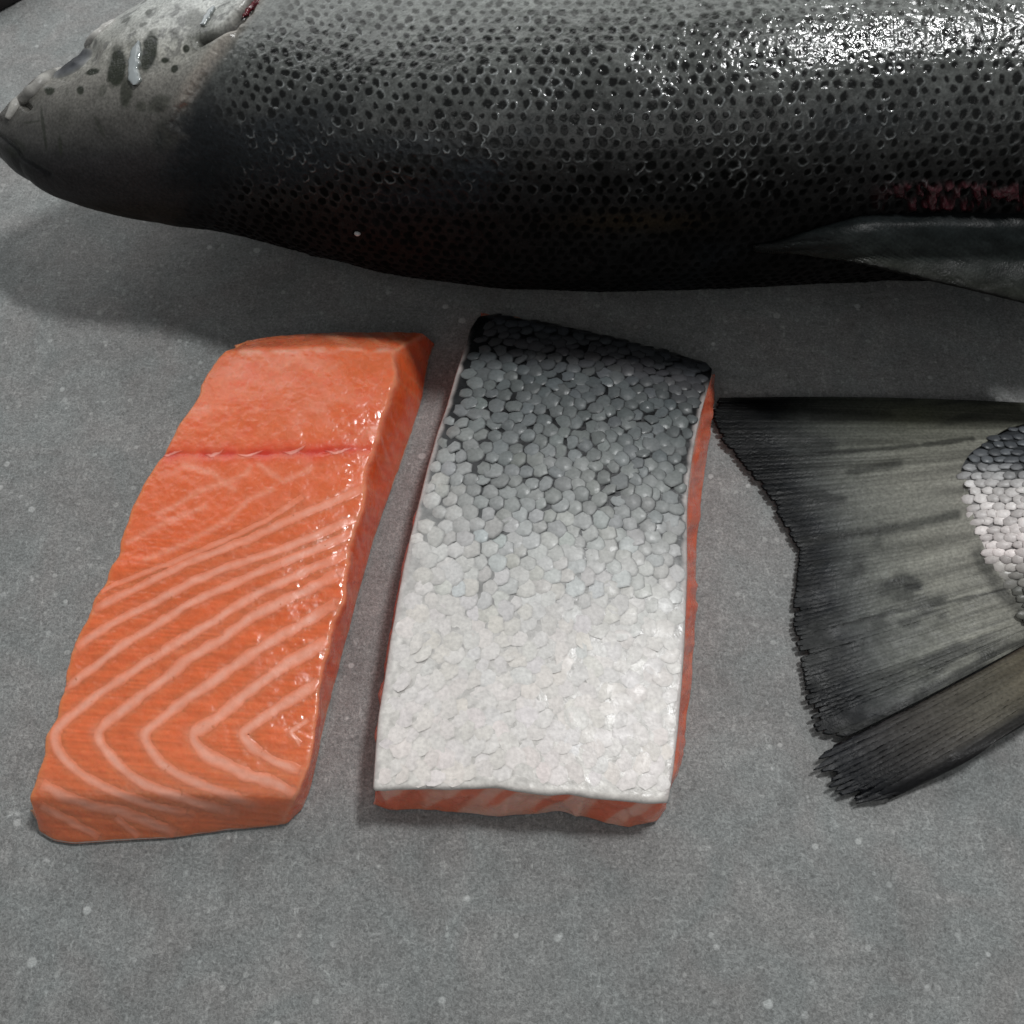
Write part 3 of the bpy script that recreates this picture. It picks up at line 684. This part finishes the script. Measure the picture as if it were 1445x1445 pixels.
eye = dome('eye', 101, 89, 35, 14, -33, .0007, M_EYE, lambda r: ramp(r, [0, .5, .62, .85, 1], [(.040, .043, .050), (.055, .058, .066), (.085, .09, .10), (.14, .145, .15), (.26, .26, .245)]), .0001, look=lookT, parent=T)
def tube(name, pts, rad, mat, parent, col, ns=8):
    pts = np.asarray(pts); n = len(pts); rad = np.broadcast_to(rad, n)
    d = np.gradient(pts, axis=0); d /= np.linalg.norm(d, axis=1, keepdims=True); upv = np.array([0, 0, 1.])
    sx = np.cross(d, upv); sx /= np.linalg.norm(sx, axis=1, keepdims=True); sy = np.cross(sx, d)
    a = np.arange(ns)/ns*2*math.pi
    V = pts[:, None]+(sx[:, None]*np.cos(a)[None, :, None]+sy[:, None]*np.sin(a)[None, :, None])*rad[:, None, None]
    C = np.repeat(np.asarray(col)[:, None, :] if np.ndim(col) > 1 else np.tile(np.array(col), (n, 1))[:, None, :], ns, 1)
    return make(name, V, [gridfaces(n, ns, wrap=True, flip=True), np.arange(ns)[None, :].copy(), ((n-1)*ns+np.arange(ns))[None, ::-1].copy()], mat, parent, C)


def rod(name, pts, r, cols, n=30):
    l = smooth_line(pts, n); p, nn = lookT(l[:, 0], l[:, 1]); p = blur(p, 2.2, 0); t = np.linspace(0, 1, n)
    rad = np.interp(t, np.linspace(0, 1, len(r)), r)*(.8+.4*noise(np.stack([t*9, t*0], -1), 3))
    tube(name, p, rad, M_SKIN, T, ramp(noise(np.stack([t*13, t*0+2], -1), 6), [0, .45, .7], cols), 10)


rod('jaw_bone', [(118, 66), (132, 54), (148, 40), (165, 27)], [.0004, .0013, .0012, .0004], [(.46, .45, .43), (.52, .51, .48), (.40, .39, .37)])
rod('lip', [(9, 170), (22, 150), (40, 134), (64, 112), (88, 92)], [.0008, .0016, .0019, .0016, .0006], [(.14, .14, .13), (.30, .29, .27), (.42, .41, .38)], 44)
ribbon('gill', lookT, [(382, -22), (364, 0), (350, 14), (340, 26)], [16, 14, 9, 3], lambda X, Y, Q, T_: np.full(X.shape+(3,), 1.)*np.array([.10, .006, .012])*(.6+.8*noise(np.stack([X/5, Y/5], -1), 3))[..., None], M_GILL, T, lift=.0005, nseg=24, nw=9, seed=2)
ribbon('painted_glint', lookT, [(198, 60), (193, 78), (189, 95), (190, 108), (192, 122)], [8, 15, 18, 22, 26], lambda X, Y, Q, T_: mix(np.full(X.shape+(3,), .40)*np.array([.92, 1, 1.02]), np.array([.10, .105, .09]), ss(.55, 1., np.abs(Q))), M_GLINT, T, lift=.0009, nseg=30, nw=13, seed=12)  # pale strip painted in place of a window reflection on wet skin
ribbon('painted_glint', lookT, [(304, 10), (296, 20), (290, 30), (284, 37)], [5, 8, 9, 7], lambda X, Y, Q, T_: mix(np.full(X.shape+(3,), .40)*np.array([.92, 1, 1.02]), np.array([.10, .105, .09]), ss(.6, 1., np.abs(Q))), M_GLINT, T, lift=.0007, nseg=20, nw=11, seed=14)  # smaller painted reflection near the gill cover

# dorsal fin folded down over the back
FN = 150; FM = 60
ft = np.linspace(0, 1, FN)
rootx = np.interp(ft, [0, .3, .5, 1], [1062, 1200, 1300, 1600]); rooty = np.interp(ft, [0, .08, .2, .32, .5, 1], [348, 341, 322, 305, 299, 298])
edx = np.interp(ft, [0, .15, .3, .5, .72, 1], [1066, 1130, 1205, 1305, 1445, 1600]); edy = np.interp(ft, [0, .15, .3, .5, .72, 1], [349, 358, 371, 395, 428, 452])
q = np.linspace(0, 1, FM)[None, :, None]
gx = rootx[:, None]*(1-q[..., 0])+edx[:, None]*q[..., 0]; gy = rooty[:, None]*(1-q[..., 0])+edy[:, None]*q[..., 0]
sub = (slice(None, None, 5), slice(None, None, 4))
bp_, bn_ = lookT(np.minimum(gx[sub], 1640).ravel(), np.minimum(gy[sub], 362).ravel()); sh = gx[sub].shape
bd = np.linalg.norm(bp_-CP, axis=1).reshape(sh)
bd = np.stack([np.interp(np.arange(FN), np.arange(FN)[::5], bd[:, k]) for k in range(sh[1])], 1); bd = np.stack([np.interp(np.arange(FM), np.arange(FM)[::4], bd[k]) for k in range(FN)], 0)
bd = blur(blur(bd, 3, 0), 3, 1)-.0010-(.013*q[..., 0]+.003*np.sin(np.pi*q[..., 0]))*ss(0, .4, ft)[:, None]+.0022*(1-ss(0, .22, q[..., 0]))+.0010*ss(.12, 0, ft)[:, None]
rd = at(gx, gy, 0*gx)-CP; rd /= np.linalg.norm(rd, axis=-1, keepdims=True)
FP = CP+rd*bd[..., None]
FNn = normals(FP); sgF = 1 if FNn[80, 30, 2] > 0 else -1; FNn *= sgF
fx, fy = proj(FP); rayp = (ft[:, None]*34-q[..., 0]*10)
rid = .5+.5*np.cos(2*math.pi*rayp)
FP = FP+FNn*(.00014*rid*q[..., 0]+.0006*(fbm(np.stack([fx/40, fy/22], -1), 3)-.5)-.0008*(q[..., 0] < .02))[..., None]
fc = ramp(q[..., 0]+0*fx, [0, .3, .7, .93, 1], [(.008, .010, .011), (.015, .019, .019), (.024, .028, .026), (.026, .028, .023), (.008, .008, .007)])
fc = fc*(.25+.55*ss(0, .3, ft))[:, None, None]*(.5+1.0*fbm(np.stack([fx/26, fy/16], -1), 5))[..., None]*(.94+.1*rid)[..., None]
dfin = make('dorsal_fin', FP, gridfaces(FN, FM, flip=sgF > 0), M_FIN, T, fc)
sm_ = dfin.modifiers.new('thickness', 'SOLIDIFY'); sm_.thickness = .0009; sm_.offset = -1


for k in range(10):
    t0 = .06+.075*k; qq = np.linspace(.1, .97, 18); vi = np.clip((t0+qq*.30)*(FN-1), 0, FN-1.01); ui = qq*(FM-1)
    p = sample(FP, vi, ui); cc = sample(fc, vi, ui); p = p-sample(FNn, vi, ui)*.00022
    tube('fin_ray', p, np.interp(qq, [0, 1], [.0006, .0003]), M_FIN, dfin, cc)

# ------------------------------------------------------------------ tail of another fish
TL = thing('fish_tail', 'dark fan shaped fish tail with frayed black edge entering at the right', 'fish tail', tuple(at(1400, 780, 0)))


def curve(tab, s):
    tab = np.array(tab, float); return np.stack([np.interp(s, tab[:, 0], tab[:, k]) for k in range(1, tab.shape[1])], -1)


BASE = [(0, 1560, 578), (.06, 1480, 592), (.12, 1420, 606), (.2, 1385, 630), (.3, 1362, 660), (.4, 1368, 700), (.5, 1378, 748), (.62, 1394, 786), (.74, 1420, 825), (.86, 1450, 868), (1, 1475, 893)]
TIP = [(0, 1013, 564), (.05, 1003, 573), (.10, 1004, 592), (.16, 1016, 620), (.24, 1046, 656), (.32, 1076, 692), (.40, 1102, 736), (.48, 1124, 776), (.54, 1125, 800), (.62, 1118, 850), (.70, 1117, 893), (.76, 1128, 925), (.82, 1130, 955), (.88, 1137, 985), (.93, 1141, 1015), (.97, 1152, 1034), (1, 1190, 1043)]


def lobe(name, base, tip, ctrl, ns, nr, rays, notch, colf, zf, seed):
    s = np.linspace(0, 1, ns); r = np.linspace(0, 1, nr)
    b = blur(curve(base, s), ns*.01, 0); t = curve(tip, s)
    sw = s+.9/rays*(noise(np.stack([s*rays*.35, s*0], -1), seed+30)-.5)
    tri = np.abs(((sw*rays) % 1)-.5)*2                              # 0 mid-ray .. 1 between rays
    id_ = np.floor(sw*rays).astype(int); rv = hsh(id_, id_*0+seed)
    cut = notch(s)*(ss(.6, 1, tri)*(.35+.65*rv)+.9*rv**4+.5*(fbm(np.stack([s*24, s*0], -1), seed+2)-.3))
    L = 1-cut
    c = curve(ctrl, s)                                              # sideways bow in px
    R = r[None, :]*L[:, None]
    X = b[:, None, 0]*(1-R)+t[:, None, 0]*R; Y = b[:, None, 1]*(1-R)+t[:, None, 1]*R+c[:, None, 0]*4*R*(1-R)
    Z = zf(s[:, None], R)
    P = at(X, Y, Z); Nn = normals(P); sg = 1 if Nn[ns//2, nr//2, 2] > 0 else -1; Nn = Nn*sg
    rid = (.5-.5*np.cos(2*math.pi*sw*rays))*(.3+.9*hsh(id_, id_*0+seed+1)); fine = noise(np.stack([s*rays*3.3, s*0], -1), seed); fine = fine if ns > 400 else .5+.4*(fine-.5)
    h = .00004*rid[:, None]*ss(.02, .3, R)+.00002*(fine[:, None]-.5)+.00045*(fbm(np.stack([s[:, None]*(14 if ns > 400 else 5)+0*R, R*2.5], -1), seed+4)-.5)+.00010*(fbm(P*420, seed+8)-.5)
    # segment joints across the rays
    h = h+.00002*np.cos(R*2*math.pi*20+rv[:, None]*6)*rid[:, None]*ss(.3, .6, R)
    P = P+Nn*h[..., None]
    col = colf(s[:, None]+0*R, .35*R+.65*(r[None, :]+0*R), P, rid[:, None]+0*R, fine[:, None]+0*R, X, Y)
    o = make(name, P, gridfaces(ns, nr, flip=sg > 0), M_FIN, TL, col)
    m = o.modifiers.new('thickness', 'SOLIDIFY'); m.thickness = .0007; m.offset = -1
    return P, Nn, col, o


def fin_upper(s, r, P, rid, fine, X, Y):
    c = ramp(r+.10*(fbm(np.stack([s*9, r*1.5], -1), 77)-.5), [0, .3, .52, .70, .82, .90], [(.28, .275, .24), (.22, .22, .19), (.150, .155, .138), (.072, .077, .074), (.013, .015, .017), (.004, .005, .006)])
    dk = ss(.35, .0, s); c = mix(c, c*np.array([.36, .38, .33]), dk*.9)
    c = mix(c, c*.62, ss(.72, 1, s)*.5)
    st = fbm(np.stack([s*60, r*2.2], -1), 3); c = c*(.50+1.0*st)[..., None]
    c = c*(.93+.14*rid*ss(0, .3, r))[..., None]*(.91+.18*fine)[..., None]
    bl = ss(.56, .74, fbm(np.stack([s*11, r*4.5], -1), 19)); c = mix(c, np.array([.026, .028, .027])*np.ones_like(c), bl*.7*ss(.08, .3, r))
    for l, w, k in [([(1128, 768), (1200, 757), (1290, 742), (1350, 728)], 8, .75), ([(1090, 650), (1180, 640), (1290, 632), (1372, 622)], 4, .7), ([(1200, 668), (1268, 656)], 8, .6), ([(1150, 590), (1250, 588)], 10, .45), ([(1280, 830), (1295, 829)], 6, .7), ([(1275, 881), (1290, 880)], 8, .6),
                    ([(1180, 885), (1260, 866), (1340, 850), (1420, 832)], 3.5, .6), ([(1302, 980), (1372, 940), (1420, 914), (1470, 896)], 7, .75), ([(1180, 1034), (1240, 1018), (1302, 978)], 8, .8), ([(1380, 783), (1410, 835), (1450, 870)], 12, .55)]:
        d, t = segdist(X, Y, l); d = d+3*(noise(np.stack([X/11, Y/11], -1), 27)-.5); c = mix(c, np.array([.014, .015, .014])*np.ones_like(c), k*ss(w*1.3, w*.2, d))
    c = mix(c, np.array([.22, .225, .20])*np.ones_like(c), .35*np.exp(-((X-1290)/70)**2-((Y-720)/26)**2))
    c = mix(c, np.array([.10, .105, .06])*np.ones_like(c), .4*np.exp(-((X-1290)/45)**2-((Y-588)/14)**2))
    return c


def fin_lower(s, r, P, rid, fine, X, Y):
    c = ramp(r, [0, .3, .55, .75, .88, 1], [(.12, .10, .065), (.10, .092, .072), (.066, .061, .054), (.032, .031, .031), (.011, .012, .014), (.006, .007, .009)])
    c = c*(.45+1.0*fbm(np.stack([s*6, r*5], -1), 43))[..., None]*(.9+.2*fbm(np.stack([s*40, r*4], -1), 46))[..., None]
    c = mix(c, np.array([.012, .012, .013])*np.ones_like(c), .9*ss(.68, .92, s+.1*(fbm(np.stack([s*5, r*9], -1), 44)-.5)))
    c = mix(c, np.array([.020, .014, .014])*np.ones_like(c), .8*ss(.12, .0, s))
    return c


zu = lambda s, r: .0016+.0075*(1-r)**2*np.sin(np.pi*np.clip(.1+.85*s, 0, 1))+.0012*ss(.85, 1, s)*r*(1-r)*4
PU, NU_, CU, fu = lobe('fin_membrane', BASE, TIP, [(0, -7), (.1, -2), (.3, 0), (1, 3)], 620, 150, 78, lambda s: np.interp(s, [0, .1, .5, .75, .9, 1], [.02, .022, .03, .045, .08, .05]), fin_upper, zu, 5)
BASEL = [(0, 1478, 895), (.4, 1495, 925), (1, 1530, 968)]
TIPL = [(0, 1182, 1066), (.06, 1160, 1064), (.16, 1150, 1072), (.3, 1154, 1092), (.45, 1166, 1106), (.6, 1178, 1122), (.72, 1192, 1133), (.82, 1216, 1135), (.92, 1248, 1127), (1, 1278, 1112)]
zl = lambda s, r: .0019+.0014*(1-r)**2+.0036*s*np.sin(np.pi*np.clip(r*1.1, 0, 1))+.003*s*(1-r)
PL, NL_, CLc, fl = lobe('fin_membrane', BASEL, TIPL, [(0, 3), (1, 8)], 240, 150, 15, lambda s: np.interp(s, [0, .05, .75, .9, 1], [.02, .17, .17, .05, .0]), fin_lower, zl, 9)
# fin rays: thin raised spines
for k in range(30):
    s0 = .014+.0325*k+.008*math.sin(k*7.3); r = np.linspace(.05, .90, 22)
    vi = np.full(22, min(s0*619., 617))+1.4*np.sin(r*5+k); ui = r*149
    p = sample(PU, vi, ui)-sample(NU_, vi, ui)*.00024; cc = sample(CU, vi, ui)*1.0
    tube('fin_ray', p, np.interp(r, [0, .6, 1], [.00042, .00034, .00018]), M_FIN, TL, cc, 6)
for k in range(1, 8):
    s0 = k/11.; r = np.linspace(.25, .97, 18); vi = np.full(18, min(s0*239., 238)); ui = r*149
    p = sample(PL, vi, ui)+sample(NL_, vi, ui)*-.00034; cc = sample(CLc, vi, ui)*1.0
    tube('fin_ray', p, np.interp(r, [0, 1], [.0005, .0003]), M_FIN, TL, cc, 6)

# scaly stalk
ns, nr = 160, 150; s = np.linspace(0, 1, ns)[:, None]; r = np.linspace(0, 1, nr)[None, :]
PB = [(0, 1470, 590), (.1, 1408, 614), (.2, 1370, 638), (.28, 1356, 660), (.38, 1362, 698), (.5, 1374, 745), (.62, 1386, 782), (.74, 1408, 812), (.86, 1440, 872), (1, 1480, 930)]
PE = [(0, 1900, 600), (.5, 1930, 790), (1, 1900, 985)]
b = blur(curve(PB, s[:, 0]), 2, 0); e = curve(PE, s[:, 0])
X = b[:, None, 0]*(1-r)+e[:, None, 0]*r; Y = b[:, None, 1]*(1-r)+e[:, None, 1]*r
Zp = zu(.12+.85*s, 0*r)+.0006+(.0125*np.sin(np.pi*s)**.6)*ss(0, .55, r)**.75-.0004*(r < .01)
Zp = np.where(s*(1-s) < .02, np.minimum(Zp, .006), Zp)
PP = at(X, Y, Zp); PP[:, -1, 2] = .001
PN = normals(PP); sgp = 1 if PN[80, 60, 2] > 0 else -1; PN *= sgp


def stalk_col(X, Y):
    c = ramp(Y, [580, 625, 650, 668, 690, 780, 806, 830, 930], [(.05, .055, .058), (.085, .092, .10), (.14, .15, .16), (.48, .48, .48), (.78, .75, .73), (.80, .73, .71), (.46, .44, .41), (.13, .13, .115), (.09, .09, .075)])
    k = ss(1400, 1445, X)*ss(700, 640, Y); return mix(c, np.array([.13, .14, .155])*np.ones_like(c), k*.75)


make('stalk', PP, gridfaces(ns, nr, flip=sgp > 0), M_SKIN, TL, stalk_col(X, Y)*.35*(.7+.6*fbm(PP*900, 3))[..., None])
rs = np.random.RandomState(9); scales = []
Lr, Lc = 17., 10.8; row = 0; y = 596.
while y < 925:
    x = 1352+(row % 2)*Lr*.5
    while x < 1560:
        xx = x+rs.randn()*1.2; yy = y+rs.randn()*.7; d = np.hypot(X-xx, Y-yy); i, j_ = np.unravel_index(d.argmin(), d.shape); x += Lr; rnd = rs.rand(16)
        if d[i, j_] > 4 or j_ < 1: continue
        p = PP[i, j_]; n = PN[i, j_]; t0 = np.array([-1., -.10, 0]); t0 -= n*(t0@n); t0 /= np.linalg.norm(t0); b0 = np.cross(n, t0)
        m = .000170; dk = float(ss(800, 835, np.array(yy)))
        V = scale_mesh(p+n*.0002, t0, b0, n, m*11.6*(.8+.4*rs.rand()), m*7.8*(.8+.4*rs.rand()), .00028*(1-.4*dk), .00030, rnd)
        base = stalk_col(np.array(xx), np.array(yy))*(.72+.55*rs.rand()); C = np.tile(base, (NSV, 1)); ea = np.cos(np.arange(RING)/RING*2*math.pi)
        mm = np.where(ea > 0, .15+.5*dk, .75)[:, None]; C[1+RING:] *= (1-mm)
        scales.append((V, C, 1 if xx < 1450 else .1, True))
    y += Lc*.62 if False else Lc; row += 1
nvis = sum(1 for q in scales if q[2] == 1)
put_scales(scales, TL, M_SCALE, min(nvis, 300))

# ------------------------------------------------------------------ dark slab at the back left
m = mat_attr('dark_wood', .4, var=.3, vscale=120, bump=.3, bscale=200)
a0 = at(-60, 52, 0); a1 = at(60, -14, 0); d = a1-a0; d /= np.linalg.norm(d); nrm = np.array([-d[1], d[0], 0]); nrm = nrm if nrm[1] > 0 else -nrm
SL = thing('chopping_board', 'dark brown board with a rounded edge just showing in the top left corner', 'chopping board', tuple(a0))
prof = [(0.0008, .0002), (0, .0012), (0, .0055), (.0006, .0068), (.0018, .0075), (.09, .0075), (.09, .0002)]
ends = [a0-d*.10, a0+d*.038]
V = [(e_+nrm*o_+np.array([0, 0, z_])) for e_ in ends for o_, z_ in prof]; k = len(prof)
make('board', V, [np.array([[i, (i+1) % k, k+(i+1) % k, k+i] for i in range(k)]), np.arange(k)[None, ::-1].copy(), (k+np.arange(k))[None, :].copy()], m, SL,
     np.array([(.010, .007, .007) if z_ < .006 else (.06, .045, .042) for _ in ends for o_, z_ in prof]), smooth=False)

# crumb stuck on the trout
p, n = lookT(505, 328); p = p[0]+n[0]*.0003
a = np.linspace(0, math.pi, 8); bb = np.linspace(0, 2*math.pi, 12, endpoint=False)
V = np.stack([np.outer(np.sin(a), np.cos(bb))*.00085, np.outer(np.sin(a), np.sin(bb))*.0006, np.outer(np.cos(a), np.ones(12))*.0006], -1)
V *= (.85+.3*noise(V*1500, 4))[..., None]
cr_ = make('crumb', V+p, gridfaces(8, 12, wrap=True, flip=False), M_SKIN, None, np.full((96, 3), .5))
cr_['label'] = 'tiny white crumb stuck to the dark lower side of the trout'; cr_['category'] = 'crumb'
